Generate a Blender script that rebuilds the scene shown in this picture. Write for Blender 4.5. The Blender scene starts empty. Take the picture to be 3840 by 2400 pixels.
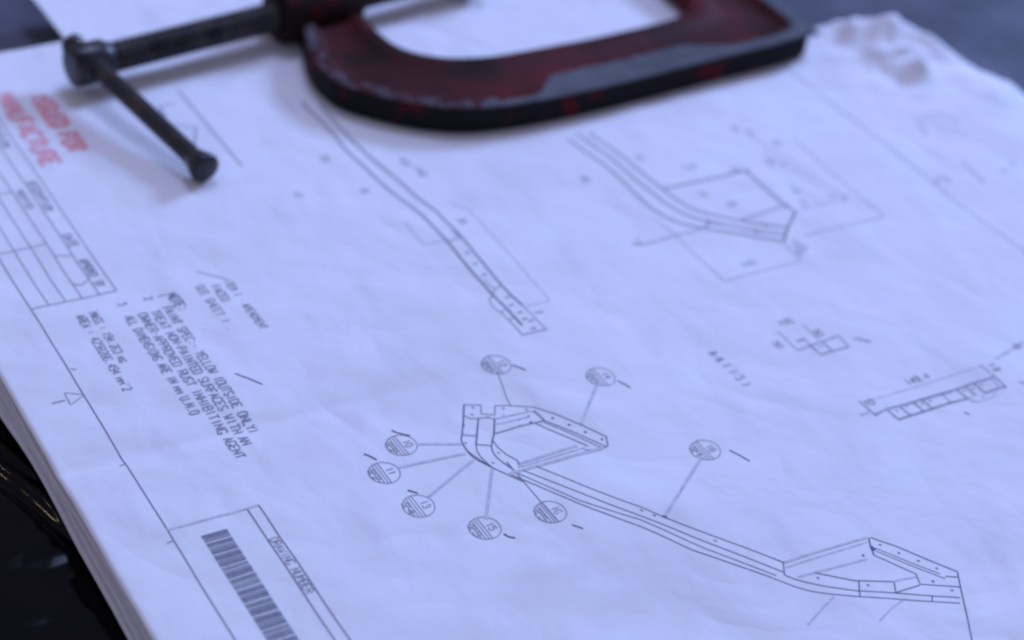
import bpy, math, random
import numpy as np
from mathutils import Matrix, Vector

random.seed(4)
RNG = np.random.default_rng(11)
scene = bpy.context.scene
COL = scene.collection

# ------------------------------------------------------------------ camera
# world: X runs down the sheet (reading direction of its text), Y across it, Z up; origin on the sheet
ROT = np.array([[0.50637111, 0.85461375, 0.11499407],
                [0.55327517, -0.21970696, -0.80350199],
                [-0.66141885, 0.47049356, -0.58408982]])
FPX = 7299.46
CAM = -ROT.T @ np.array([0, 0, 0.8])
cd = bpy.data.cameras.new('camera')
cam = bpy.data.objects.new('camera', cd)
COL.objects.link(cam)
M = ROT.T @ np.diag([1, -1, -1])
mw = Matrix.Identity(4)
for i in range(3):
    for j in range(3):
        mw[i][j] = M[i, j]
    mw[i][3] = CAM[i]
cam.matrix_world = mw
cd.sensor_width = 36
cd.lens = FPX / 3840 * 36
cd.clip_start = 0.02
cd.clip_end = 50
cd.dof.use_dof = True
cd.dof.focus_distance = 0.708
cd.dof.aperture_fstop = 5.4
scene.camera = cam

# ------------------------------------------------------------------ world, lamps, exposure
world = bpy.data.worlds.new('World')
scene.world = world
world.use_nodes = True
bg = world.node_tree.nodes['Background']
bg.inputs[0].default_value = (0.52, 0.525, 0.80, 1)
bg.inputs[1].default_value = 0.44


def lamp(name, loc, target, size, power, color, sy=None):
    l = bpy.data.lights.new(name, 'AREA')
    l.shape = 'RECTANGLE'
    l.size = size
    l.size_y = sy or size
    l.energy = power
    l.color = color
    o = bpy.data.objects.new(name, l)
    COL.objects.link(o)
    o.location = loc
    o.rotation_euler = (Vector(target) - Vector(loc)).to_track_quat('-Z', 'Y').to_euler()
    return o


lamp('window_light', (-1.55, 3.95, 2.34), (0.0, 0.0, 0), 1.05, 216, (0.33, 0.49, 1.0), 1.05)
lamp('skylight', (-1.30, 0.75, 3.10), (0.0, 0.0, 0), 1.0, 45, (0.43, 0.53, 1.0), 1.0)
lamp('work_lamp', (-0.48, -1.02, 0.74), (0.0, -0.2, 0), 0.025, 0.42, (1.0, 0.80, 0.52))
vs = scene.view_settings
vs.view_transform = 'Standard'
vs.look = 'None'
vs.exposure = 0.0
vs.gamma = 1.0
vs.use_curve_mapping = False


# ------------------------------------------------------------------ helpers
def link(name, me, parent=None, mat=None, smooth=False):
    o = bpy.data.objects.new(name, me)
    COL.objects.link(o)
    if parent:
        o.parent = parent
    if mat:
        me.materials.append(mat)
    if smooth:
        me.polygons.foreach_set('use_smooth', [True] * len(me.polygons))
    return o


def mesh(name, v, f):
    me = bpy.data.meshes.new(name)
    me.from_pydata([tuple(map(float, p)) for p in v], [], f)
    me.update()
    return me


def tag(o, label, cat, group=None, kind=None):
    if label:
        o['label'] = label
    if cat:
        o['category'] = cat
    if group:
        o['group'] = group
    if kind:
        o['kind'] = kind
    return o


def empty(name, loc=(0, 0, 0)):
    o = bpy.data.objects.new(name, None)
    o.empty_display_size = 0.01
    o.location = loc
    COL.objects.link(o)
    return o


def sheet_pt(px, py, h=0.0):
    """point of the sheet plane seen at a place of the photograph, in millimetres"""
    w = ROT.T @ np.array([(px - 1920) / FPX, (py - 1200) / FPX, 1])
    t = (h - CAM[2]) / w[2]
    return (CAM + w * t)[:2] * 1000


def Z(x0, y0, s):
    return lambda *p: [tuple(sheet_pt(x0 + a / s, y0 + b / s)) for a, b in p]


def catmull(pts, n=8):
    p = np.array(pts, float)
    if len(p) < 3:
        return p
    q = np.vstack([2 * p[0] - p[1], p, 2 * p[-1] - p[-2]])
    out = []
    for i in range(1, len(q) - 2):
        for t in np.linspace(0, 1, n, endpoint=False):
            a, b, c, d = q[i - 1], q[i], q[i + 1], q[i + 2]
            out.append(0.5 * (2 * b + (c - a) * t + (2 * a - 5 * b + 4 * c - d) * t * t + (3 * b - a - 3 * c + d) * t ** 3))
    out.append(q[-2])
    return np.array(out)


def vnoise(x, y, lam, seed):
    """smooth value noise, wavelength lam"""
    r = np.random.default_rng(seed)
    L = r.uniform(-1, 1, (256, 256))
    u, v = np.asarray(x) / lam + 100, np.asarray(y) / lam + 100
    i, j = np.floor(u).astype(int), np.floor(v).astype(int)
    a, b = u - i, v - j
    a = a ** 3 * (a * (a * 6 - 15) + 10)
    b = b ** 3 * (b * (b * 6 - 15) + 10)
    i %= 255
    j %= 255
    return (L[i, j] * (1 - a) + L[i + 1, j] * a) * (1 - b) + (L[i, j + 1] * (1 - a) + L[i + 1, j + 1] * a) * b


def facets(x, y, lam, seed, ang):
    """faceted (piecewise linear) noise with sharp creases, like paper that was crumpled and smoothed out"""
    r = np.random.default_rng(seed)
    L = r.uniform(-1, 1, (256, 256))
    c, s_ = math.cos(ang), math.sin(ang)
    x, y = np.asarray(x, float), np.asarray(y, float)
    wx = x + 0.30 * lam * vnoise(x, y, lam * 1.7, seed + 900)
    wy = y + 0.30 * lam * vnoise(x, y, lam * 1.7, seed + 901)
    u, v = (wx * c + wy * s_) / lam + 100, (-wx * s_ + wy * c) / (lam * 0.72) + 100
    i, j = np.floor(u).astype(int), np.floor(v).astype(int)
    a, b = u - i, v - j
    i, j = i % 255, j % 255
    z00, z10, z01, z11 = L[i, j], L[i + 1, j], L[i, j + 1], L[i + 1, j + 1]
    return np.where(a >= b, z00 + a * (z10 - z00) + b * (z11 - z10), z00 + b * (z01 - z00) + a * (z11 - z01))


# ------------------------------------------------------------------ materials
def material(name, base=(0.5, 0.5, 0.5), rough=0.5, metal=0.0, spec=0.5):
    m = bpy.data.materials.new(name)
    m.use_nodes = True
    b = m.node_tree.nodes['Principled BSDF']
    b.inputs['Base Color'].default_value = (*base, 1)
    b.inputs['Roughness'].default_value = rough
    b.inputs['Metallic'].default_value = metal
    b.inputs['Specular IOR Level'].default_value = spec
    return m, m.node_tree, b


def node(nt, kind, **kw):
    n = nt.nodes.new(kind)
    for k, v in kw.items():
        if k in n.inputs:
            n.inputs[k].default_value = v
        else:
            setattr(n, k, v)
    return n


def noise_col(nt, coord, scale, detail, ramp):
    n = node(nt, 'ShaderNodeTexNoise', Scale=scale, Detail=detail)
    nt.links.new(coord, n.inputs['Vector'])
    r = node(nt, 'ShaderNodeValToRGB')
    r.color_ramp.elements[0].position = ramp[0][0]
    r.color_ramp.elements[0].color = (*ramp[0][1], 1)
    r.color_ramp.elements[1].position = ramp[1][0]
    r.color_ramp.elements[1].color = (*ramp[1][1], 1)
    nt.links.new(n.outputs['Fac'], r.inputs[0])
    return n, r


def mul(nt, a, b, fac=1.0):
    m = node(nt, 'ShaderNodeMix', data_type='RGBA', blend_type='MULTIPLY')
    m.inputs[0].default_value = fac
    nt.links.new(a, m.inputs[6])
    nt.links.new(b, m.inputs[7])
    return m.outputs[2]


def paper_material(name, tint, dirt=1.0, wrinkle=1.0):
    m, nt, b = material(name, tint, 0.85, 0, 0.18)
    tc = node(nt, 'ShaderNodeTexCoord').outputs['Object']
    _, r1 = noise_col(nt, tc, 16, 3, ((0.35, (tint[0] * 1.0, tint[1] * 0.962, tint[2] * 0.985)), (0.65, tint)))
    _, r2 = noise_col(nt, tc, 9, 6, ((0.55, (1, 1, 1)), (0.82, (0.87, 0.83, 0.84))))
    mp = node(nt, 'ShaderNodeMapping')
    mp.inputs['Rotation'].default_value = (0, 0, 0.7)
    mp.inputs['Scale'].default_value = (0.45, 1.25, 1)
    nt.links.new(tc, mp.inputs['Vector'])
    _, r3 = noise_col(nt, mp.outputs[0], 46, 5, ((0.56, (1, 1, 1)), (0.84, (0.86, 0.83, 0.85))))
    c = mul(nt, mul(nt, r1.outputs[0], r2.outputs[0], dirt), r3.outputs[0], dirt)
    nt.links.new(c, b.inputs['Base Color'])
    fine = node(nt, 'ShaderNodeTexNoise', Scale=700, Detail=4)
    nt.links.new(tc, fine.inputs['Vector'])
    bump = node(nt, 'ShaderNodeBump', Strength=0.12, Distance=0.0004)
    nt.links.new(fine.outputs['Fac'], bump.inputs['Height'])
    # handling wrinkles: soft ripples and sharper creases
    rip = node(nt, 'ShaderNodeTexNoise', Scale=26, Detail=3.5, Roughness=0.46, Distortion=0.4)
    nt.links.new(tc, rip.inputs['Vector'])
    cre = node(nt, 'ShaderNodeTexNoise', Scale=13, Detail=2.2, Roughness=0.45, Distortion=0.7)
    nt.links.new(tc, cre.inputs['Vector'])
    sub = node(nt, 'ShaderNodeMath', operation='SUBTRACT')
    nt.links.new(cre.outputs['Fac'], sub.inputs[0])
    sub.inputs[1].default_value = 0.5
    ab = node(nt, 'ShaderNodeMath', operation='ABSOLUTE')
    nt.links.new(sub.outputs[0], ab.inputs[0])
    b2 = node(nt, 'ShaderNodeBump', Strength=wrinkle, Distance=0.0021)
    nt.links.new(rip.outputs['Fac'], b2.inputs['Height'])
    nt.links.new(bump.outputs['Normal'], b2.inputs['Normal'])
    b3 = node(nt, 'ShaderNodeBump', Strength=wrinkle, Distance=0.0036)
    nt.links.new(ab.outputs[0], b3.inputs['Height'])
    nt.links.new(b2.outputs['Normal'], b3.inputs['Normal'])
    nt.links.new(b3.outputs['Normal'], b.inputs['Normal'])
    return m


M_PAPER = paper_material('drawing_paper', (0.81, 0.815, 0.83))
M_EDGE = paper_material('handled_paper', (0.80, 0.805, 0.83))


def ink_material(name, col):
    m, nt, b = material(name, col, 0.8, 0, 0.2)
    tc = node(nt, 'ShaderNodeTexCoord').outputs['Object']
    _, r = noise_col(nt, tc, 380, 3, ((0.3, tuple(min(1, c * 1.25 + 0.02) for c in col)), (0.7, col)))
    nt.links.new(r.outputs[0], b.inputs['Base Color'])
    return m


INK = ink_material('toner', (0.11, 0.12, 0.19))
INK_MID = ink_material('toner_thin', (0.26, 0.265, 0.32))
INK_GREY = ink_material('toner_worn', (0.19, 0.195, 0.25))
INK_PALE = ink_material('toner_faint', (0.50, 0.505, 0.55))
INK_SMEAR = ink_material('smudge', (0.58, 0.57, 0.58))
INK_PEN = ink_material('pen', (0.045, 0.05, 0.10))
INK_RED = ink_material('red_stamp_ink', (0.68, 0.28, 0.30))
INK_RED_PALE = ink_material('red_stamp_ink_worn', (0.68, 0.33, 0.36))

# ------------------------------------------------------------------ bench
BENCH_Z = -0.0222
m, nt, b = material('bench_steel', (0.02, 0.021, 0.026), 0.6, 0, 0.15)
tc = node(nt, 'ShaderNodeTexCoord').outputs['Object']
_, r = noise_col(nt, tc, 30, 6, ((0.35, (0.055, 0.058, 0.08)), (0.7, (0.11, 0.113, 0.15))))
nt.links.new(r.outputs[0], b.inputs['Base Color'])
n, r = noise_col(nt, tc, 12, 5, ((0.3, (0.5, 0.5, 0.5)), (0.7, (0.7, 0.7, 0.7))))
nt.links.new(r.outputs[0], b.inputs['Roughness'])
M_BENCH = m
v, f = [], []
for z in (BENCH_Z, BENCH_Z - 0.03):
    v += [(-1.5, -1.0, z), (1.0, -1.0, z), (1.0, 1.6, z), (-1.5, 1.6, z)]
f = [(0, 1, 2, 3), (7, 6, 5, 4), (0, 4, 5, 1), (1, 5, 6, 2), (2, 6, 7, 3), (3, 7, 4, 0)]
tag(link('bench_top', mesh('bench_top', v, f), None, M_BENCH), 'dark steel bench top under the drawings', None, None, 'structure')

# black plastic sheet with folds, lying on the bench at the near left
m, nt, b = material('black_plastic', (0.0012, 0.0012, 0.0015), 0.12, 0, 0.15)
tc = node(nt, 'ShaderNodeTexCoord').outputs['Object']
n = node(nt, 'ShaderNodeTexNoise', Scale=90, Detail=4)
nt.links.new(tc, n.inputs['Vector'])
bp = node(nt, 'ShaderNodeBump', Strength=0.05, Distance=0.001)
nt.links.new(n.outputs['Fac'], bp.inputs['Height'])
nt.links.new(bp.outputs['Normal'], b.inputs['Normal'])
xs, ys = np.arange(-130, 181, 1.0), np.arange(-330, -159.5, 1.0)
GX, GY = np.meshgrid(xs, ys, indexing='ij')


def ridge(x0, y0, x1, y1, w, h, bend=0.0):
    d = np.array([x1 - x0, y1 - y0])
    L = np.hypot(*d)
    d = d / L
    s = (GX - x0) * d[0] + (GY - y0) * d[1]
    t = -(GX - x0) * d[1] + (GY - y0) * d[0] - bend * (s / L) * (1 - s / L) * 4
    k = np.clip(1 - np.maximum(np.maximum(-s, s - L), 0) / 12, 0, 1)
    return h * np.exp(-(t / w) ** 2) * k


H = 0.12 * vnoise(GX, GY, 45, 5) + 0.02 * vnoise(GX, GY, 15, 6)
H += ridge(-40, -221, 30, -197, 2.2, 2.8, 2.0) + ridge(-60, -214, 15, -192, 1.6, 1.3, -2)
H -= ridge(-34, -226, 34, -201, 2.0, 0.8, 2.0)
H += (0.55 * facets(GX, GY, 24, 71, 0.4) + 0.22 * facets(GX, GY, 10, 72, 1.1)) * np.clip((GY + 236) / 14, 0, 1)
H = np.clip(H, -0.9, None) * np.clip((-197.5 - GY) / 4, 0, 1)
v = np.stack([GX.ravel(), GY.ravel(), BENCH_Z * 1000 + 1.3 + H.ravel()], 1) / 1000
n0, n1 = GX.shape
f = [(i * n1 + j, (i + 1) * n1 + j, (i + 1) * n1 + j + 1, i * n1 + j + 1) for i in range(n0 - 1) for j in range(n1 - 1)]
tag(link('plastic_sheet', mesh('plastic_sheet', v, f), None, m, True),
    'crumpled glossy black plastic sheet beside the left edge of the paper stack', 'plastic sheet')

# ------------------------------------------------------------------ the stack of folded drawings
ORD = ['second', 'third', 'fourth', 'fifth', 'sixth', 'seventh', 'eighth', 'ninth']


def folded(idx, ztop, th, x0, x1, y0, y1, label):
    """folded drawing: two leaves with a rounded fold along its left edge"""
    X = np.arange(x0, x1 + 1, 7.0)
    prof = []
    r = th / 2
    leaf = 0.42 * th
    prof.append((y1, 0))
    prof.append((y0 + r, 0))
    for a in np.linspace(100, 180, 5):
        prof.append((y0 + r + r * math.cos(math.radians(a)), -r + r * math.sin(math.radians(a))))
    for a in np.linspace(190, 265, 5):
        prof.append((y0 + r + r * math.cos(math.radians(a)), -r + r * math.sin(math.radians(a))))
    prof.append((y0 + r, -th))
    prof.append((y1, -th))
    v = []
    for x in X:
        off = 1.2 * vnoise(x, idx * 31.0, 60, 40 + idx) + 0.35 * vnoise(x, idx * 17.0, 18, 60 + idx)
        dz = 0.25 * vnoise(x, idx * 11.0, 45, 80 + idx)
        for k, (y, z) in enumerate(prof):
            e = 1 if y < y0 + th else 0
            v.append((x / 1000, (y + off * e) / 1000, (ztop + z + dz * e) / 1000))
    n = len(prof)
    f = [(i * n + k, i * n + k + 1, (i + 1) * n + k + 1, (i + 1) * n + k) for i in range(len(X) - 1) for k in range(n - 1)]
    f += [tuple(range(n - 1, -1, -1)), tuple(range((len(X) - 1) * n, len(X) * n))]
    f += [(i * n + n - 1, i * n, (i + 1) * n, (i + 1) * n + n - 1) for i in range(len(X) - 1)]
    o = link('folded_drawing', mesh('folded_drawing', v, f), None, M_EDGE if idx else M_PAPER, False)
    return tag(o, label, 'drawing', 'folded drawings in the stack')


folded(0, -3.2, 0.5, -345, 120, -86, 266, 'white folded drawing sticking out past the far edge of the top drawing')
zt = -3.9
for k, (th, dy) in enumerate([(1.9, 0.8), (1.6, -0.8), (2.3, 0.6), (1.5, -1.3), (2.4, 0.3), (2.6, -2.2)]):
    folded(k + 1, zt, th, -272 + 3 * math.sin(k * 2.1), 330, -199.5 + dy, 262 - 2 * k,
           'folded white drawing, %s layer down in the stack under the clamp' % ORD[k])
    zt -= th + 0.5

# ------------------------------------------------------------------ the top sheet
GS = 2.0
SX = np.arange(-278, 340.1, GS)
SY = np.arange(-201, 361.1, GS)
PX, PY = np.meshgrid(SX, SY, indexing='ij')


def crease(x, y, ax, ay, bx, by, w, h, fade=40):
    """V-shaped crease line from a to b"""
    d = np.array([bx - ax, by - ay], float)
    L = np.hypot(*d)
    d /= L
    s = (x - ax) * d[0] + (y - ay) * d[1]
    t = -(x - ax) * d[1] + (y - ay) * d[0]
    k = np.clip(1 - np.maximum(np.maximum(-s, s - L), 0) / fade, 0, 1)
    return h * np.exp(-np.abs(t) / w) * k * k


def surf0(x, y):
    z = 0.36 * vnoise(x, y, 95, 1) + 0.25 * vnoise(x + 0.35 * y, y, 42, 2) + 0.08 * vnoise(x, y - 0.5 * x, 19, 3) + 0.03 * vnoise(x, y, 8, 4)
    z = z + 0.24 * np.abs(vnoise(x - y, y, 34, 8)) - 0.26 * np.abs(vnoise(x, y + 0.4 * x, 27, 9))
    z = z + 0.40 * facets(x, y, 50, 31, 0.5) + 0.26 * facets(x, y, 29, 32, 1.3) + 0.14 * facets(x, y, 15, 33, 2.2)
    # folds of the sheet
    z = z + crease(x, y, 18, -205, 22, -95, 6, -1.3, 110) + crease(x, y, 30, 40, 12, 190, 9, -0.22, 60)
    z = z + crease(x, y, 95, 40, 62, 120, 7, 0.22, 30) + crease(x, y, 120, 95, 160, 150, 8, -0.25, 40)
    z = z + crease(x, y, 30, 130, 95, 175, 6, 0.2, 30) + crease(x, y, -60, -60, -30, 40, 9, 0.15, 50)
    z = z + crease(x, y, 70, -120, 90, -20, 8, 0.15, 40) + crease(x, y, -20, -10, 5, 70, 7, -0.14, 30)
    for q in range(26):
        r = np.random.default_rng(500 + q)
        cx, cy, a, L = r.uniform(-120, 220), r.uniform(-190, 330), r.uniform(0, 3.14), r.uniform(18, 60)
        z = z + crease(x, y, cx, cy, cx + L * math.cos(a), cy + L * math.sin(a), r.uniform(3, 6), r.uniform(-0.3, 0.3), 20)
    # left edge rolls down
    e = np.clip((-198.6 - y) / 2.4, 0, None)
    z = z - 0.35 * e ** 2
    # wavy far edge
    z = z + np.clip((-250 - x) / 28, 0, 1) ** 2 * (0.8 + 0.8 * vnoise(y, x, 40, 12))
    # buckled far right corner
    def lump(cx, cy, rx, ry, h, rot=0.0):
        c, s = math.cos(rot), math.sin(rot)
        u = ((x - cx) * c + (y - cy) * s) / rx
        w = (-(x - cx) * s + (y - cy) * c) / ry
        return h * np.exp(-(np.abs(u) ** 1.6 + np.abs(w) ** 1.6))
    z = z + lump(-146, 320, 12, 15, 14, 0.5) + lump(-158, 304, 9, 8, 7) + lump(-130, 338, 14, 9, 8, 0.3) + lump(-126, 318, 5, 12, 6, -0.3) + lump(-107, 311, 7, 7, 8, 0.5)
    z = z + lump(-106, 306, 9, 24, 2.2, 0.5) + lump(-78, 338, 10, 26, 3.0, 0.3) + lump(-40, 320, 12, 20, 1.4, 0.8) - lump(-116, 297, 8, 8, 2.0, 0.6)
    cr = np.clip((y - 270) / 30, 0, 1) * np.clip((-70 - x) / 40, 0, 1)
    z = z + cr * (2.8 * facets(x, y, 21, 21, 0.8) + 1.4 * facets(x, y, 10, 22, 2.0))
    z = z - 3.5 * np.clip((y - 335) / 25, 0, 1.2) ** 2
    return z


PZ = surf0(PX, PY)


def surf(x, y):
    """height of the triangulated top sheet (mm)"""
    u, w = (np.asarray(x, float) - SX[0]) / GS, (np.asarray(y, float) - SY[0]) / GS
    u = np.clip(u, 0, len(SX) - 1.001)
    w = np.clip(w, 0, len(SY) - 1.001)
    i, j = u.astype(int), w.astype(int)
    a, b_ = u - i, w - j
    z00, z10, z01, z11 = PZ[i, j], PZ[i + 1, j], PZ[i, j + 1], PZ[i + 1, j + 1]
    lo = z00 + a * (z10 - z00) + b_ * (z11 - z10)          # triangle 00,10,11
    hi = z00 + b_ * (z01 - z00) + a * (z11 - z01)          # triangle 00,11,01
    return np.where(a >= b_, lo, hi)


sheet_root = empty('drawing_sheet', (0, 0, 0))
tag(sheet_root, 'large white engineering drawing printed with a bent beam, notes and balloons, top of the stack', 'drawing')


def inside(x, y):
    if y > 276 and x < -168 + 0.0 * y:
        return False
    if y > 276:
        # far right corner runs back from the buckled tip to the right edge
        if x < -168 + max(0, (y - 318)) * 1.55:
            return False
        if y < 290 and x < -160:
            return False
    return y < 356 + 2.5 * math.sin(x * 0.06)


keep = {}
v, f = [], []
n1 = len(SY)


def vid(i, j):
    k = i * n1 + j
    if k not in keep:
        keep[k] = len(v)
        v.append((PX[i, j] / 1000, PY[i, j] / 1000, PZ[i, j] / 1000))
    return keep[k]


for i in range(len(SX) - 1):
    for j in range(n1 - 1):
        if inside(SX[i] + 1, SY[j] + 1):
            a, b_, c, d = vid(i, j), vid(i + 1, j), vid(i + 1, j + 1), vid(i, j + 1)
            f.append((a, b_, c))
            f.append((a, c, d))
so = link('sheet', mesh('sheet', v, f), sheet_root, M_PAPER, True)
sol = so.modifiers.new('thickness', 'SOLIDIFY')
sol.thickness = 0.00018
sol.offset = -1

# ------------------------------------------------------------------ printing on the sheet
EPS = [0.08]


class Ink:
    def __init__(self, name, mat, parent=None):
        self.name, self.mat, self.v, self.f = name, mat, [], []
        self.parent = parent or sheet_root

    def line(self, pts, w=0.35, smooth=False, step=1.0):
        p = catmull(pts) if smooth else np.array(pts, float)
        q = [p[0]]
        for a, b_ in zip(p[:-1], p[1:]):
            n = max(1, int(math.ceil(np.hypot(*(b_ - a)) / step)))
            for t in range(1, n + 1):
                q.append(a + (b_ - a) * t / n)
        q = np.array(q)
        if len(q) < 2:
            return self
        t = np.gradient(q, axis=0)
        L = np.hypot(t[:, 0], t[:, 1])
        L[L == 0] = 1
        t /= L[:, None]
        nrm = np.stack([-t[:, 1], t[:, 0]], 1)
        EPS[0] += 0.0023
        if EPS[0] > 0.14:
            EPS[0] = 0.08
        k = len(self.v)
        for sgn in (-1, 1):
            e = q + nrm * sgn * w / 2
            z = surf(e[:, 0], e[:, 1]) + EPS[0]
            self.v += [(x / 1000, y / 1000, h / 1000) for (x, y), h in zip(e, z)]
        n = len(q)
        self.f += [(k + i, k + n + i, k + n + i + 1, k + i + 1)[::-1] for i in range(n - 1)]
        return self

    def build(self):
        return link(self.name, mesh(self.name, self.v, self.f), self.parent, self.mat)


G = {  # single-stroke lettering on a 4 x 6 grid
    'A': '002640 1232', 'B': '00063645433303 334241400 0', 'C': '4536160501103041', 'D': '000626444220 00', 'E': '46060040 0333', 'F': '460600 0333',
    'G': '4536160501103041 432 3', 'H': '0006 4046 0343', 'I': '2026', 'J': '46413010 01', 'K': '0006 4602 1340', 'L': '060040', 'M': '0006234640',
    'N': '00064046', 'O': '1030414536160501 10', 'P': '00063645443303', 'Q': '103041453616050110 2240', 'R': '00063645443303 2340',
    'S': '45361605041332424130 1001', 'T': '0646 2620', 'U': '06011030414 6', 'V': '062046', 'W': '0610233046', 'X': '0046 0640', 'Y': '062346 2320',
    'Z': '06460040', '0': '1030414536160501 10', '1': '152620', '2': '05163645440040', '3': '05163645443323 334241301001', '4': '30360242', '5': '460604344341301001',
    '6': '45361605011030414233 1302', '7': '064610', '8': '13040516364544331302011030414233', '9': '4333130405163645413010 01', '.': '2021', ',': '2120', '-': '1333',
    ':': '2122 2425', '(': '36252130', ')': '16252110', '=': '1232 1434', '^': '152625', '/': '0046', "'": '2625', ' ': ''}


def glyph(c):
    out = []
    for part in G.get(c, '').split(' '):
        if len(part) >= 4:
            d = [int(ch) for ch in part]
            out.append([(d[i], d[i + 1]) for i in range(0, len(d) - 1, 2)])
    return out


for k_, s_ in {'B': '000636454433 033342413000', 'D': '00062645412000', 'G': '453616050110304142 4222', 'J': '46413010 1001', 'O': '103041453616050110', 'S': '453616050413324241301001',
               'U': '060110304146', '0': '103041453616050110', '9': '43331304051636454130 3010', 'B ': ''}.items():
    G[k_] = s_
G['B'] = '000636454433 033342413000 3303'
G['9'] = '433313040516364541301001'


def text(ink, s, x, y, length, h, w=0.34, along='x'):
    """lettering from baseline start (mm); along x: up is +y; along y: up is -x"""
    adv = length / max(1, len(s))
    gw = adv * 0.76
    for i, c in enumerate(s):
        hh = h * (0.72 if c.islower() else 1)
        for st in glyph(c.upper()):
            pts = []
            for a, b_ in st:
                u, q = i * adv + a / 4 * gw, b_ / 6 * hh
                pts.append((x + u, y + q) if along == 'x' else (x - q, y + u))
            ink.line(pts, w, False, 1.5)


def word(name, mat, *a, **kw):
    k_ = Ink(name, mat)
    text(k_, *a, **kw)
    if k_.v:
        k_.build()


# traced places, each from one enlarged view
zA = Z(0, 1300, 1.5125)
zB = Z(0, 700, 1.89)
zC = Z(550, 1750, 2.689)
zD = Z(1300, 650, 2.16)
zE = Z(2200, 550, 2.0158)
zF = Z(2640, 1100, 2.0167)
zG = Z(1480, 1450, 2.881)
zH = Z(1300, 1300, 2.0164)
zI = Z(2300, 1600, 1.5714)
zJ = Z(3150, 1250, 3.507)
zK = Z(2900, 1950, 3.27)
zL = Z(1100, 400, 3.0233)
zN = Z(3100, 400, 3.024)
zP = Z(500, 300, 3.36)

# borders
Ink('border_line', INK).line([(-262, -176), (335, -177.2)], 0.48).build()
Ink('border_line', INK_MID).line([(-160, 248.3), (335, 247.6)], 0.55).build()
Ink('centring_mark', INK_MID).line(zA((365, 262), (400, 330), (480, 272), (365, 262)), 0.4).line(zA((295, 320), (370, 302)), 0.7).build()
for pts_ in (zA((400, 130), (432, 136)), zA((680, 668), (716, 655)), zA((945, 1115), (985, 1100))):
    Ink('edge_tick', INK_MID).line(pts_, 0.55).build()

# revision table
k = Ink('revision_table', INK_MID)
for yy in (-169, -162, -155.2, -148, -140.8):
    k.line([(-262, yy - 0.3), (-77.2, yy)], 0.5)
k.line([(-77.2, -176), (-77.2, -140.8)], 0.6)
for xx in (-118, -160, -200):
    k.line([(xx, -176), (xx, -155.2)], 0.5)
k.line([(-109, -155.2), (-107, -148)], 0.5).line([(-88, -155), (-86, -152), (-89, -148.5)], 0.6)
k.build()
word('table_text', INK_MID, 'DATE', -122, -147, 10, 3.6, 0.6)
word('table_text', INK_MID, 'APPROVED', -103, -147, 13, 3.6, 0.6)
word('table_text', INK_MID, 'BY', -86, -147, 4, 3.6, 0.6)
word('table_text', INK_MID, 'DESCRIPTION', -165, -147, 24, 3.6, 0.6)
word('table_text', INK_MID, 'MODIFIED', -160, -153.6, 15, 3, 0.5)
word('table_text', INK_MID, 'REVISION', -215, -147, 20, 3.6, 0.6)
word('table_text', INK_MID, 'CHANGED DIM', -220, -153.6, 28, 3, 0.5)

# notes
word('note_text', INK, 'NOTE:', -67.6, -123.3, 12.5, 4.3, 0.62)
word('note_text', INK_MID, 'PAINT SPEC:- YELLOW (OUTSIDE ONLY)', -60, -128.3, 85, 3.7, 0.68)
word('note_text', INK_MID, 'TREAT NON-PAINTED SURFACES WITH AN', -59.4, -133.7, 90, 3.7, 0.68)
word('note_text', INK_MID, 'OWNER-APPROVED RUST INHIBITING AGENT', -59.2, -139.0, 96, 3.7, 0.68)
word('note_text', INK_MID, 'ALL DIMENSIONS ARE IN mm U.N.O', -59.2, -144.5, 66.5, 3.7, 0.68)
word('note_text', INK, '1', -68.5, -127.3, 2, 3.4, 0.4)
word('note_text', INK, '2', -68.5, -132.8, 2, 3.4, 0.4)
word('note_text', INK, '3', -68.5, -143.8, 2, 3.4, 0.4)
word('mass_text', INK_MID, 'MASS = 194.263 kg', -66, -156.8, 34, 3.5, 0.58)
word('mass_text', INK_MID, 'AREA = 4258286.494 mm^2', -66, -162.2, 51, 3.6, 0.58)
word('revision_note', INK_MID, 'ITEM 1 - AMENDMENT', -68.5, -98.2, 37, 3.4, 0.5)
word('revision_note', INK_MID, 'FACED', -66.5, -104.3, 12, 3.4, 0.55)
word('revision_note', INK_MID, 'SEE SHEET 1 .', -69, -110.3, 33, 3.4, 0.5)
Ink('revision_note', INK_MID).line(zB((1395, 595), (1610, 650)), 0.5).build()
word('stamp', INK_RED, 'ISSUED FOR', -234, -121.5, 52, 8.0, 2.7)
word('stamp', INK_RED_PALE, 'MANUFACTURE', -240, -136.0, 66, 8.0, 2.5)

# bar code and title strip
k = Ink('barcode', INK_GREY)
x = 69.3
r = random.Random(3)
widths = [1.7, .5, .5, 1.1, .5, .5, .5, 1.2, .5, 1.5, .5, .5, .9, .5, .5, .5, 1.6, .6, 1.2, .5, .5, .5, .5, .5, 1.3, .5, 1.4, .5, .5, 1.0, .5, 1.5, .5, .5]
i = 0
while x < 150:
    w_ = widths[i % len(widths)]
    k.line([(x + w_ / 2, -167.3), (x + w_ / 2, -157.6)], w_ * 1.15)
    x += w_ + [0.45, 0.4, 0.8, 0.4, 0.6][i % 5]
    i += 1
k.build()
k = Ink('title_strip', INK)
k.line([(62.5, -146.9), (335, -147.6)], 0.42).line([(62.3, -142.4), (335, -143)], 0.42)
k.build()
k = Ink('title_strip', INK_PALE)
k.line([(61.8, -176.8), (62.5, -142.4)], 0.95)
k.build()
word('title_text', INK_MID, 'DRAWING NUMBER', 80, -146.3, 30, 3.1, 0.42)

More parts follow.
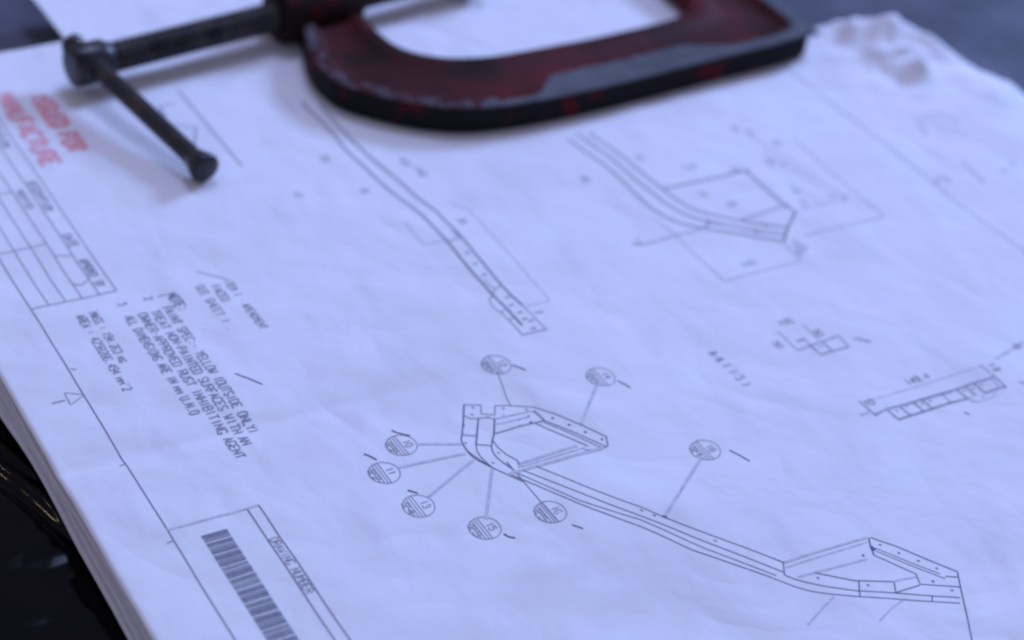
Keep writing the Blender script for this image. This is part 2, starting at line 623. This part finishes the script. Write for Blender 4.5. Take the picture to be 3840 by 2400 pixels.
# balloons, leaders, ticks
balloons = [zH((1130, 140))[0], zH((1920, 235))[0], zH((415, 745))[0], zH((285, 955))[0], zH((545, 1200))[0], zH((1045, 1370))[0], zH((1540, 1255))[0], zI((540, 145))[0]]
nums = [('12', '26'), ('14', '20'), ('10', '22'), ('11', '22'), ('13', '24'), ('15', '23'), ('16', '25'), ('18', '21')]
for (cx, cy), (n_top, n_bot) in zip(balloons, nums):
    k = Ink('callout_balloon', INK_MID)
    R_ = 5.9
    k.line([(cx + R_ * math.cos(a), cy + R_ * math.sin(a)) for a in np.linspace(0, 2 * math.pi, 33)], 0.36)
    k.line([(cx - R_, cy), (cx + R_, cy)], 0.36)
    for dy_, a_ in ((-1.25, 5.6), (-2.5, 5.1), (-3.8, 4.2)):
        k.line([(cx - a_, cy + dy_), (cx + a_, cy + dy_)], 0.32)
    text(k, n_top, cx - 1.7, cy + 1.2, 4.0, 2.9, 0.42)
    text(k, n_bot, cx - 3.4, cy - 5.3, 7.0, 2.5, 0.42)
    k.build()
for pts in [zH((1890, 295), (1770, 600)), zH((525, 740), (870, 735)), zH((400, 915), (900, 810)), zH((620, 1130), (960, 860)), zH((1055, 1300), (1100, 930)), zI((515, 195), (305, 530))]:
    Ink('leader_line', INK_PALE).line(pts, 1.25).build()
Ink('leader_line', INK_MID).line(zH((1140, 195), (1215, 400), (1240, 442)), 0.42).build()
Ink('leader_line', INK_MID).line(zH((1590, 1322), (1280, 950), (1215, 878)), 0.42).build()
for pts in [zH((1250, 145), (1300, 160), (1355, 185)), zH((2050, 265), (2100, 288), (2147, 316)), zH((340, 630), (385, 650), (480, 672)), zH((130, 810), (175, 830), (228, 858)),
            zH((462, 1083), (540, 1106)), zH((1188, 1412), (1225, 1435), (1275, 1446)), zH((1703, 1354), (1787, 1381)), zI((682, 148), (735, 172), (802, 210)),
            zF((1130, 345), (1190, 355), (1262, 373)), zF((1968, 898), (2008, 917)), zF((2383, 672), (2425, 692)), Z(560, 1050, 3.78)((1212, 1340), (1400, 1408), (1605, 1492))]:
    Ink('pen_tick', INK_PEN).line(pts, 0.62, len(pts) > 2).build()

# isometric view of the bent beam
k = Ink('isometric_view', INK)
D_, Th = 0.42, 0.34
k.line(zG((750, 190), (742, 400), (727, 520)), 0.6)
k.line(zG((727, 520), (722, 575), (760, 660), (820, 740), (900, 800), (1000, 852), (1080, 890), (1250, 965), (1400, 1030)), 0.5, True)
k.line(zG((730, 600), (790, 695), (900, 780), (1040, 866)), 0.42, True)
k.line(zG((905, 340), (890, 520), (880, 620)), 0.6)
k.line(zG((880, 620), (890, 690), (930, 760), (1000, 830), (1060, 880)), D_, True)
k.line(zG((1080, 340), (1075, 500), (1052, 600)), 0.6)
k.line(zG((1052, 600), (1050, 670), (1090, 750), (1170, 820), (1260, 880), (1320, 930)), 0.48, True)
k.line(zG((1060, 580), (1110, 650), (1200, 730), (1330, 803), (1345, 850)), D_, False)
k.line(zG((1500, 230), (1760, 320), (2010, 430), (2285, 550), (2303, 650), (2250, 672)), 0.45)
k.line(zG((1500, 268), (1612, 372)), 0.62).line(zG((1612, 372), (1900, 492), (2280, 652)), D_).line(zG((1610, 392), (2250, 672)), Th)
k.line(zG((1510, 400), (1800, 530), (2090, 652)), D_)
for a, b_ in ((1690, 345), (1870, 422), (2045, 498), (2225, 570)):
    k.line(zG((a, b_), (a + 28, b_ + 14)), 0.8)
for a, b_ in ((845, 218), (835, 292), (745, 405), (765, 605), (1120, 715), (1060, 825), (1170, 232), (1180, 312), (1010, 322)):
    k.line(zG((a - 12, b_ - 6), (a + 16, b_ + 8)), 0.5)
for a, b_ in ((1350, 428), (1465, 392), (1440, 330), (1340, 362)):
    k.line(zG((a - 12, b_), (a + 18, b_ - 4)), 0.7)
k.line(zG((1210, 815), (1250, 870)), 0.4)
k.line(zG((2050, 702), (2120, 690)), 0.7)
k.build()
k = Ink('isometric_view', INK_MID)
k.line(zG((745, 190), (930, 190), (937, 285), (1085, 300), (1085, 200), (1250, 205), (1500, 230)), 0.5)
k.line(zG((750, 300), (820, 335), (1010, 325), (1080, 345), (1200, 320)), 0.5)
k.line(zG((735, 515), (885, 525)), 0.6).line(zG((890, 622), (1047, 636)), 0.6)
k.line(zG((1085, 505), (1350, 432), (1610, 380)), 0.75)
k.line(zG((1410, 240), (1430, 262), (1505, 280)), 0.5)
k.build()
k = Ink('isometric_view', INK_PALE)
k.line(zG((1100, 340), (1490, 268)), 0.9).line(zG((1100, 400), (1440, 335)), 0.8)
k.build()
k = Ink('isometric_view', INK_PALE)
k.line(zG((1345, 832), (1970, 648)), 1.3).line(zG((1330, 872), (2060, 668)), 0.7).line(zG((1310, 920), (2250, 672)), 1.5).line(zG((1240, 940), (1330, 912)), 1.2)
k.build()
k = Ink('beam_lines', INK)
k.line(zH((1430, 905), (1800, 1060), (2218, 1217)) + zI((300, 540), (610, 652), (1000, 802)), 0.36)
k.line(zH((1330, 935), (1700, 1085), (2218, 1283)) + zI((400, 622), (1008, 862)), 0.36)
k.line(zH((1300, 960), (1750, 1165), (2218, 1312)) + zI((560, 726), (960, 880)), 0.33)
k.line(zH((1250, 970), (1500, 1080), (1750, 1190), (2218, 1362)) + zI((480, 732), (900, 880), (940, 895)), 0.38)
for a, b_ in ((165, 498), (240, 528), (600, 672)):
    k.line(zI((a - 8, b_ - 5), (a + 10, b_ + 5)), 0.5)
k.line(zI((285, 532), (318, 542)), 0.8)
k.build()
k = Ink('end_bracket', INK)
k.line(zK((0, 475), (120, 530), (137, 680)), 0.42)
k.line(zK((137, 680), (300, 740), (600, 810), (900, 855), (1100, 875), (1500, 895), (1900, 925), (2290, 952)), 0.45, True)
k.line(zK((0, 720), (300, 830), (600, 900), (1060, 945), (1500, 970), (2290, 1022)), 0.42, True)
k.line(zK((1170, 215), (1192, 330), (1240, 440)), 0.6).line(zK((1190, 212), (1500, 312), (2000, 520), (2262, 622), (2292, 800), (2355, 1095), (2440, 1500)), 0.5)
k.line(zK((1240, 340), (2050, 652)), 0.36).line(zK((1250, 440), (1750, 650), (1802, 780), (2290, 818)), 0.42).line(zK((1260, 382), (2110, 712)), 0.34).line(zK((2110, 682), (2262, 692)), 0.5)
k.line(zK((500, 652), (1000, 745), (1480, 757), (1502, 890), (1800, 792)), 0.45).line(zK((1048, 740), (1060, 945)), 0.45).line(zK((1950, 922), (1950, 1002)), 0.4)
k.line(zK((1195, 320), (1245, 372)), 1.3)
for a, b_ in ((1100, 435), (1310, 300), (1540, 397), (1780, 490), (2005, 583), (1960, 745), (545, 715), (1160, 800), (2190, 860)):
    k.line(zK((a - 14, b_ - 6), (a + 18, b_ + 8)), 0.9 if a in (1100, 1960) else 0.65)
k.build()
k = Ink('end_bracket', INK_PALE)
k.line(zK((130, 530), (700, 352), (1150, 215)), 1.0).line(zK((150, 592), (1150, 272)), 0.8).line(zK((300, 705), (700, 602), (1150, 480)), 0.9)
k.line(zK((1490, 745), (1750, 690)), 0.8).line(zK((740, 950), (600, 1090), (420, 1290)), 0.8).line(zK((1620, 960), (1450, 1090), (1300, 1250)), 0.7)
k.build()

# side view, top centre
k = Ink('side_view', INK)
k.line(zL((100, -60), (170, 30), (380, 230), (600, 500), (800, 690), (1050, 920), (1300, 1110), (1480, 1250)), 0.95, True)
k.line(zL((300, -40), (400, 90), (520, 230), (750, 470), (980, 680), (1200, 850), (1420, 1040), (1640, 1200)), 0.95, True)
k.line(zD((600, 330), (630, 362), (810, 552), (1000, 790), (1180, 982), (1260, 1070), (1370, 1190), (1422, 1242)), 1.0, True)
k.line(zD((700, 285), (740, 322), (930, 522), (1100, 732), (1250, 902), (1420, 1080)), 0.9, True)
k.build()
k = Ink('side_view', INK_GREY)
k.line(zD((1420, 1080), (1500, 1160), (1622, 1282)), 0.45)
k.line(zD((1180, 985), (1155, 1030), (1180, 1090), (1260, 1150), (1430, 1322)), 0.45).line(zD((1430, 1315), (1610, 1275)), 0.6)
k.line(zD((1110, 872), (1200, 940)), 0.5).line(zD((1180, 972), (1250, 902)), 0.5).line(zD((860, 480), (930, 525), (820, 552)), 0.6)
for a, b_ in ((975, 652), (1040, 742), (1112, 828), (1300, 1005), (1330, 1080), (1400, 1140), (1440, 1190), (1490, 1205), (1510, 1265)):
    k.line(zD((a - 18, b_ + 4), (a + 22, b_ - 4)), 0.9)
k.line(zD((1280, 1120), (1240, 1140)), 0.4).line(zD((1345, 1185), (1310, 1205)), 0.4)
k.line(zD((1520, 1142), (1592, 1130)), 0.7)
k.build()
k = Ink('dimension_lines', INK_PALE)
k.line(zD((830, 235), (990, 292), (1652, 1030), (1450, 1088)), 0.62).line(zD((470, 400), (622, 582), (800, 548)), 0.8)
k.build()
x_, y_ = zD((945, 388))[0]
word('dimension_text', INK_MID, '25', x_ - 2, y_ - 2, 4, 3, 0.6)
x_, y_ = zD((1950, 40))[0]
word('dimension_text', INK_MID, '60', x_ - 2, y_ - 3, 5, 3.4, 0.6)
x_, y_ = zL((370, 570))[0]
word('dimension_text', INK_MID, '75', x_ - 2, y_ - 3, 6, 3.5, 0.6)
x_, y_ = zL((1500, 740))[0]
word('dimension_text', INK_MID, '140', x_ - 6, y_ - 4, 10, 3.6, 0.6)
x_, y_ = zL((80, 990))[0]
word('dimension_text', INK_MID, '12', x_ - 2, y_ - 3, 5, 3.4, 0.5)
x_, y_ = zL((850, 960))[0]
word('dimension_text', INK_MID, '8', x_ - 2, y_ - 3, 3, 3.4, 0.5)
x_, y_ = zL((1300, 640))[0]
word('dimension_text', INK_MID, '45', x_ - 4, y_ - 3, 7, 3.5, 0.6)

# plan view, right of centre
k = Ink('plan_view', INK_GREY)
k.line(zE((-140, -60), (0, 45), (200, 190), (390, 372), (520, 482), (700, 570), (900, 615), (1190, 665), (1490, 717)), 0.95, True)
k.line(zE((-80, -95), (60, 0), (270, 160), (470, 330), (620, 440), (780, 520), (920, 560), (1200, 620), (1500, 667)), 0.95, True)
k.line(zE((20, -100), (160, 0), (360, 150), (560, 310), (700, 410), (860, 490), (1100, 545), (1340, 590), (1510, 612)), 0.95, True)
k.line(zE((580, 320), (1200, 186), (1490, 440), (1580, 500), (1520, 612), (1490, 717)), 1.0)
k.line(zE((1170, 550), (1490, 452)), 0.7).line(zE((922, 550), (900, 622)), 0.7)
k.line(zE((1200, 180), (1225, 195)), 1.6).line(zE((1490, 440), (1530, 455)), 1.1)
k.line(zE((920, 570), (1100, 600)), 0.6).line(zE((1050, 645), (1200, 668)), 0.5).line(zE((1320, 580), (1370, 610)), 0.9).line(zE((1270, 645), (1350, 640)), 0.9)
k.line(zE((1390, 700), (1470, 716)), 0.6)
k.build()
k = Ink('section_arrow', INK_MID)
k.line(zE((340, 735), (450, 732)), 1.0).line(zE((370, 690), (420, 735)), 0.6).line(zE((450, 730), (660, 668), (870, 622)), 0.7)
k.build()
k = Ink('dimension_lines', INK_PALE)
k.line(zE((480, 520), (650, 642), (1040, 1022), (1622, 862), (1490, 727)), 0.75).line(zE((1560, -60), (1700, 60), (2250, 530), (1650, 672)), 0.95).line(zE((1600, 480), (1980, 392), (1400, 20), (1240, -80)), 0.95).line(zE((1330, 30), (1800, 330)), 0.7)
for q in range(9):
    k.line(zE((1560 + q * 14, 700 + q * 7), (1600 + q * 8, 840 - q * 8)), 0.8)
k.build()
for (a, b_), s_, al in (((1240, 925), '440', 'y'), ((880, 350), '30', 'x'), ((1130, 462), '90', 'y'), ((1580, 330), '28', 'x'), ((800, 190), '300', 'y'), ((400, 85), '50', 'x'), ((1850, 360), '15', 'x'),
                        ((1960, 380), '6', 'x'), ((1640, 420), '44', 'x'), ((1380, 110), '80', 'x'), ((1490, 150), '7', 'x'), ((1150, 210), '20', 'y')):
    x_, y_ = zE((a, b_))[0]
    word('dimension_text', INK_PALE, s_, x_ - 2, y_ - 2, 2.6 * len(s_), 3.4, 0.85, al)
for (a, b_), s_ in (((680, 85), '35'), ((830, 120), '40'), ((1120, 225), '62'), ((1040, 430), '18'), ((1190, 460), '9')):
    x_, y_ = Z(2500, 450, 2.689)((a, b_))[0]
    word('dimension_text', INK_PALE, s_, x_ - 2, y_ - 2, 2.8 * len(s_), 3.4, 0.85)

# small detail view
k = Ink('detail_view', INK_MID)
k.line(zF((560, 290), (710, 430)), 0.5).line(zF((750, 340), (880, 465)), 0.55).line(zF((745, 235), (870, 355)), 0.45).line(zF((1015, 325), (1097, 405)), 0.5)
k.line(zF((710, 430), (1015, 326)), 0.7).line(zF((880, 465), (1095, 407)), 0.8)
k.build()
k = Ink('detail_view', INK)
k.line(zF((885, 365), (967, 436)), 0.6).line(zF((800, 395), (865, 452)), 0.45).line(zF((700, 362), (760, 348)), 0.7)
k.line(zF((870, 400), (890, 408)), 0.6)
k.build()
for (a, b_), s_, al in (((610, 250), '100', 'y'), ((545, 375), '50', 'x'), ((850, 290), '50', 'x'), ((555, 300), '.', 'x'), ((715, 248), '-', 'y')):
    x_, y_ = zF((a, b_))[0]
    word('dimension_text', INK_MID, s_, x_ - 1, y_ - 1.5, 2.5 * len(s_), 3.0, 0.5, al)
k = Ink('section_label', INK)
text(k, 'A-A ( 1:5 )', 49.6, 64.8, 25.5, 4.2, 0.42)
k.build()

# section view
k = Ink('section_view', INK)
for p_, w_ in ((((245, 905), (470, 1092)), 0.42), (((610, 1012), (770, 1145)), 0.55), (((790, 970), (922, 1086)), 0.48), (((965, 910), (1102, 1027)), 0.5), (((1080, 880), (1212, 990)), 0.45),
               (((1340, 795), (1450, 910)), 0.22), (((1530, 740), (1690, 866)), 0.62), (((1650, 705), (1790, 822)), 0.48), (((1760, 670), (1912, 792)), 0.5), (((1840, 432), (2020, 575)), 0.36),
               (((2020, 575), (2182, 717)), 0.55)):
    k.line(zJ(*p_), w_ + 0.12)
k.line(zJ((1690, 866), (1730, 888), (1802, 907)), 0.4)
k.line(zJ((1220, 992), (1450, 917), (1665, 862)), 0.75)
for a, b_ in ((745, 1028), (868, 958), (1080, 930), (1185, 895), (1630, 750), (1745, 727), (1855, 680), (1725, 840), (1875, 830)):
    k.line(zJ((a - 14, b_ - 10), (a + 16, b_ + 12)), 0.5)
k.build()
k = Ink('section_view', INK_GREY)
k.line(zJ((470, 1080), (600, 1012), (1100, 862), (1500, 747), (1740, 667), (2010, 590)), 0.8).line(zJ((770, 1145), (920, 1092), (1220, 992)), 0.95)
k.line(zJ((1912, 792), (2080, 732), (2182, 717)), 0.8)
k.line(zJ((1980, 600), (2060, 680), (2090, 720)), 0.4)
k.build()
k = Ink('section_view', INK_PALE)
k.line(zJ((1802, 907), (2040, 832), (2022, 772)), 0.7).line(zJ((480, 1060), (620, 985)), 0.9).line(zJ((560, 1035), (1500, 770)), 0.6)
k.line(zJ((300, 922), (1200, 642), (1842, 452)), 0.5).line(zJ((2040, 352), (2210, 245), (2430, 105)), 1.1).line(zJ((2120, 290), (2220, 260)), 1.2).line(zJ((260, 1085), (380, 1050)), 1.0)
k.build()
x_, y_ = zJ((905, 680))[0]
word('dimension_text', INK, '149.4', x_, y_, 12.5, 3.4, 0.45, 'y')
x_, y_ = zJ((400, 985))[0]
word('dimension_text', INK, '10', x_ - 1, y_ - 1, 5, 3.2, 0.42, 'y')
x_, y_ = zJ((2010, 470))[0]
word('dimension_text', INK, '12', x_ - 3, y_ - 0.5, 6, 2.8, 0.5)
x_, y_ = zJ((2320, 180))[0]
word('dimension_text', INK, '6', x_ - 1, y_ - 1, 3, 3, 0.6)

# marks outside the right border, and faint lines at the far left
for pts_, w_, mat_ in ((zN((1030, 130), (1060, 200), (1130, 310)), 3.0, INK_SMEAR), (zN((1540, 610), (1640, 700), (1790, 850)), 2.6, INK_SMEAR), (zN((1100, 90), (1300, 80), (1500, 170)), 2.2, INK_SMEAR),
                       (zN((1230, 850), (1320, 790), (1420, 840)), 1.8, INK_PALE), (zN((1960, 700), (2060, 742)), 1.5, INK_PALE), (zN((2060, 630), (2160, 680)), 1.5, INK_PALE)):
    Ink('margin_mark', mat_).line(pts_, w_, len(pts_) > 2).build()
k = Ink('detail_lines', INK_MID)
k.line(zP((560, 120), (600, 170), (1370, 1080)), 0.95).line(zP((470, 600), (760, 840)), 0.8).line(zP((790, 590), (770, 830)), 0.9).line(zP((330, 330), (520, 290)), 0.8)
k.line(zP((330, 340), (400, 440)), 1.2).line(zP((520, 560), (820, 600)), 0.7)
k.build()
# ------------------------------------------------------------------ the clamp
clamp = empty('g_clamp', (-0.19, 0.12, 0.0))
tag(clamp, 'worn dark red iron G clamp lying on the drawing, threaded screw to the left', 'clamp')


def clamp_child(name, v, f, mat, parent=None, smooth=True):
    p = parent or clamp
    me = mesh(name, v, f)
    o = link(name, me, p, mat, smooth)
    o.matrix_parent_inverse = Matrix.Translation(-Vector(clamp.location))
    return o


# frame paint: maroon, rubbed to grey metal along the outer edge
m, nt, b = material('clamp_paint', (0.13, 0.012, 0.014), 0.6, 0, 0.08)
tc = node(nt, 'ShaderNodeTexCoord').outputs['Object']
_, red = noise_col(nt, tc, 28, 6, ((0.34, (0.018, 0.006, 0.005)), (0.72, (0.10, 0.013, 0.015))))
_, met = noise_col(nt, tc, 60, 5, ((0.30, (0.075, 0.077, 0.09)), (0.70, (0.125, 0.125, 0.14))))
_, rim_shade = noise_col(nt, tc, 70, 5, ((0.56, (0.012, 0.011, 0.012)), (0.70, (0.10, 0.008, 0.010))))  # near-black with red flecks: shade on the outer rim face put into colour
at = node(nt, 'ShaderNodeAttribute', attribute_name='wear')
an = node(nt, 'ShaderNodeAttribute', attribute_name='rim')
nz = node(nt, 'ShaderNodeTexNoise', Scale=150, Detail=8, Roughness=0.65)
nt.links.new(tc, nz.inputs['Vector'])
ad = node(nt, 'ShaderNodeMath', operation='MULTIPLY_ADD')
nt.links.new(nz.outputs['Fac'], ad.inputs[0])
ad.inputs[1].default_value = 0.45
nt.links.new(at.outputs['Fac'], ad.inputs[2])
st = node(nt, 'ShaderNodeMapRange', clamp=True)
st.inputs['From Min'].default_value = 0.70
st.inputs['From Max'].default_value = 0.80
nt.links.new(ad.outputs[0], st.inputs['Value'])
mx = node(nt, 'ShaderNodeMix', data_type='RGBA')
nt.links.new(st.outputs[0], mx.inputs[0])
nt.links.new(red.outputs[0], mx.inputs[6])
nt.links.new(met.outputs[0], mx.inputs[7])
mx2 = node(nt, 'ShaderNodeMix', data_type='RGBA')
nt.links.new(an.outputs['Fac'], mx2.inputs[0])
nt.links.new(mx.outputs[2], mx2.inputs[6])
nt.links.new(rim_shade.outputs[0], mx2.inputs[7])
nt.links.new(mx2.outputs[2], b.inputs['Base Color'])
nb = node(nt, 'ShaderNodeTexNoise', Scale=260, Detail=4)
nt.links.new(tc, nb.inputs['Vector'])
bp = node(nt, 'ShaderNodeBump', Strength=0.35, Distance=0.0008)
nt.links.new(nb.outputs['Fac'], bp.inputs['Height'])
nt.links.new(bp.outputs['Normal'], b.inputs['Normal'])
M_PAINT = m

OUT = [(-272, 20), (-252, 20), (-236, 17), (-222, 12), (-206, 6.8), (-190, 5.6), (-175, 8.5), (-160, 20), (-147, 34), (-138, 49), (-133, 67), (-131, 95), (-131.5, 125), (-133, 150),
       (-135.5, 178), (-137.6, 204), (-139.5, 235), (-142.2, 257), (-146.0, 266), (-157, 270), (-182, 270), (-215, 268), (-245, 267), (-268, 267)]
INN = [(-272, 52), (-252, 52), (-236, 51.5), (-224, 51), (-214, 51.5), (-205, 53), (-197, 57), (-190, 64), (-184.5, 73), (-181, 85), (-179.3, 97), (-179, 110), (-179, 125), (-179.3, 150),
       (-180.5, 172), (-182, 192), (-184, 206), (-188, 216), (-193, 222), (-199, 225.5), (-208, 227), (-225, 228), (-245, 228.5), (-268, 229)]
oc, ic = catmull(OUT, 6), catmull(INN, 6)
# section across the frame, outer rim to inner rim: (fraction, height); fillets at the rims
HT = 14.0
top = [(0.0, 1.6), (0.0, 12.4), (0.012, 13.5), (0.035, 14.0), (0.15, 14.0), (0.19, 13.6), (0.24, 11.6), (0.30, 10.6), (0.45, 10.3), (0.62, 10.3), (0.74, 10.9), (0.80, 12.2), (0.85, 12.9), (0.95, 12.9), (0.985, 12.3), (1.0, 11.2)]
bot = [(1.0, 2.6), (0.985, 1.6), (0.95, 1.0), (0.85, 1.0), (0.78, 2.6), (0.7, 3.4), (0.3, 3.4), (0.22, 1.6), (0.17, 0.5), (0.035, 0.25), (0.012, 0.6)]
sec = top + bot
v, f, wear, rim = [], [], [], []
ns = len(sec)
N = len(oc)
arc = np.concatenate([[0], np.cumsum(np.hypot(*np.diff(oc, axis=0).T))])
for i in range(N):
    yv = oc[i][1]
    s_ = arc[i]
    for q, (t, h) in enumerate(sec):
        p = oc[i] + (ic[i] - oc[i]) * t
        v.append((p[0] / 1000, p[1] / 1000, (h + 0.25) / 1000))
        # worn zones: along the outer edge of the top, wide on the long straight and at the bend
        if q < len(top):
            reach = 0.16
            if 95 < yv < 246 and p[0] > -200:
                reach = 0.13 + 0.40 * min(1, ((yv - 95) / 16) ** 0.5) * min(1, max(0, (246 - yv) / 45))
            if yv < 60 and -200 < oc[i][0]:
                reach = 0.15
            if 68 < yv < 95 and p[0] > -200:
                reach = 0.10
            wv = 0.5 + (reach - t) * 4.0 if q >= 2 else 0.0
            wear.append(max(0, min(0.52 if yv < 62 else 1, wv)))
        else:
            wear.append(0)
        rim.append(1.0 if (q < 2 or q >= ns - 4) else (0.35 if q == 2 else 0.0))  # outer face and lower edge take the painted shade
for i in range(N - 1):
    for q in range(ns):
        q2 = (q + 1) % ns
        f.append((i * ns + q, i * ns + q2, (i + 1) * ns + q2, (i + 1) * ns + q))
f.append(tuple(range(ns)))
f.append(tuple(range((N - 1) * ns + ns - 1, (N - 1) * ns - 1, -1)))
frame = clamp_child('frame', v, f, M_PAINT)
for nm, dat in (('wear', wear), ('rim', rim)):
    a = frame.data.attributes.new(nm, 'FLOAT', 'POINT')
    a.data.foreach_set('value', dat)
frame['label'] = 'C-shaped casting in dark red paint rubbed to grey along its outer rim'

m, nt, b = material('dark_steel', (0.05, 0.048, 0.05), 0.36, 0.5, 0.4)
tc = node(nt, 'ShaderNodeTexCoord').outputs['Object']
_, r_ = noise_col(nt, tc, 120, 6, ((0.35, (0.020, 0.019, 0.022)), (0.72, (0.075, 0.068, 0.064))))
nt.links.new(r_.outputs[0], b.inputs['Base Color'])
_, r2_ = noise_col(nt, tc, 60, 5, ((0.3, (0.26, 0.26, 0.26)), (0.7, (0.5, 0.5, 0.5))))
nt.links.new(r2_.outputs[0], b.inputs['Roughness'])
M_STEEL = m
m, nt, b = material('rusty_steel', (0.05, 0.045, 0.045), 0.26, 0.45, 0.5)
tc = node(nt, 'ShaderNodeTexCoord').outputs['Object']
_, r_ = noise_col(nt, tc, 90, 6, ((0.52, (0.028, 0.027, 0.030)), (0.75, (0.085, 0.058, 0.042))))
nt.links.new(r_.outputs[0], b.inputs['Base Color'])
M_RUST = m


def lathe(axis0, axis1, prof, n=40, twist=None):
    """surface of revolution; prof: (distance along axis mm, radius mm); twist(s, angle, r) may change r"""
    a0, a1 = np.array(axis0, float), np.array(axis1, float)
    d = (a1 - a0) / np.linalg.norm(a1 - a0)
    u = np.cross(d, [0, 0, 1])
    u /= np.linalg.norm(u)
    w = np.cross(u, d)
    v, f = [], []
    for s_, r0 in prof:
        for j in range(n):
            an_ = 2 * math.pi * j / n
            r1 = twist(s_, an_, r0) if twist else r0
            p = a0 + d * s_ + (u * math.cos(an_) + w * math.sin(an_)) * r1
            v.append(p / 1000)
    m_ = len(prof)
    for i in range(m_ - 1):
        for j in range(n):
            j2 = (j + 1) % n
            f.append((i * n + j, i * n + j2, (i + 1) * n + j2, (i + 1) * n + j)[::-1])
    f.append(tuple(range(n)))
    f.append(tuple(range((m_ - 1) * n + n - 1, (m_ - 1) * n - 1, -1)))
    return v, f


SZ = 14.3


def axis(y):
    return np.array([-233.4 - 0.148 * (y + 79.2), y, SZ])


DIRN = (axis(100) - axis(0)) / np.linalg.norm(axis(100) - axis(0))
# boss on the arm that carries the screw
prof = [(0, 9.0), (0.3, 11.5), (1.5, 13.4), (3, 14.0), (30, 14.0), (44, 13.4), (46, 12.8), (47, 10)]
v, f = lathe(axis(7), axis(60), prof, 40)
boss = clamp_child('boss', v, f, M_PAINT)
for nm, val in (('wear', 0.1), ('rim', 0.7)):
    a = boss.data.attributes.new(nm, 'FLOAT', 'POINT')
    a.data.foreach_set('value', [val] * len(v))
# threaded screw
PITCH = 3.7


def thread(s_, an_, r0):
    ph = (s_ / PITCH - an_ / (2 * math.pi)) % 1.0
    return r0 - 2.4 * (1 - abs(ph * 2 - 1) * 1.0) ** 1.2


Ls = np.linalg.norm(axis(120) - axis(-86))
prof = [(s_, 7.7) for s_ in np.arange(0, Ls, PITCH / 6)]
v, f = lathe(axis(-86), axis(120), prof, 36, thread)
clamp_child('screw', v, f, M_STEEL)
# head with the cross hole
prof = [(0, 0.5), (0, 8.2), (0.5, 9.3), (1.4, 9.9), (16, 9.9), (17.5, 9.4), (20.5, 7.2), (22, 6.4)]
v, f = lathe(axis(-103), axis(-80), prof, 40)
clamp_child('screw_head', v, f, M_STEEL)
# swivel pad at the inner end
prof = [(0, 6), (0.5, 9), (3, 9.5), (9, 12.5), (12, 13), (13, 12.2), (13, 0.5)]
v, f = lathe(axis(118), axis(140), prof, 40)
clamp_child('swivel_pad', v, f, M_STEEL)
# anvil on the far arm
v, f = lathe(axis(231), axis(214), [(0, 11.5), (9, 11.5), (10.5, 10.5), (11, 9), (11, 0.5)], 40)
anv = clamp_child('anvil', v, f, M_PAINT)
for nm, val in (('wear', 0.1), ('rim', 0.7)):
    a = anv.data.attributes.new(nm, 'FLOAT', 'POINT')
    a.data.foreach_set('value', [val] * len(v))

# sliding bar through the head
A0 = np.array([-243.5, -97.0, 18.0])
A1 = np.array([-140.0, -76.0, 7.7])
LB = np.linalg.norm(A1 - A0)
DB = (A1 - A0) / LB


def bend(prof):
    return lathe(A0, A1, prof, 32)


v, f = bend([(2, 4.4)] + [(s_, 4.55) for s_ in np.linspace(4, LB - 9, 24)] + [(LB - 6.5, 4.7), (LB - 4.5, 5.0)])
bar = clamp_child('sliding_bar', v, f, M_RUST)
v, f = bend([(LB - 9, 3.8), (LB - 8, 4.75), (LB - 4, 5.8), (LB - 1.2, 6.8), (LB + 0.8, 7.1), (LB + 2.0, 6.6), (LB + 2.5, 5.6), (LB + 2.5, 0.3)])
e1 = clamp_child('bar_end', v, f, M_RUST, bar)
v, f = bend([(-2.0, 0.3), (-2.0, 4.6), (-1.2, 5.4), (0.5, 5.7), (2.0, 5.2), (4.0, 4.4), (5, 3.6)])
e2 = clamp_child('bar_end', v, f, M_RUST, bar)
for e_ in (e1, e2):
    e_.matrix_parent_inverse = Matrix.Identity(4)

# ------------------------------------------------------------------ render settings
scene.render.engine = 'CYCLES'
scene.cycles.use_denoising = True
scene.cycles.filter_width = 2.4
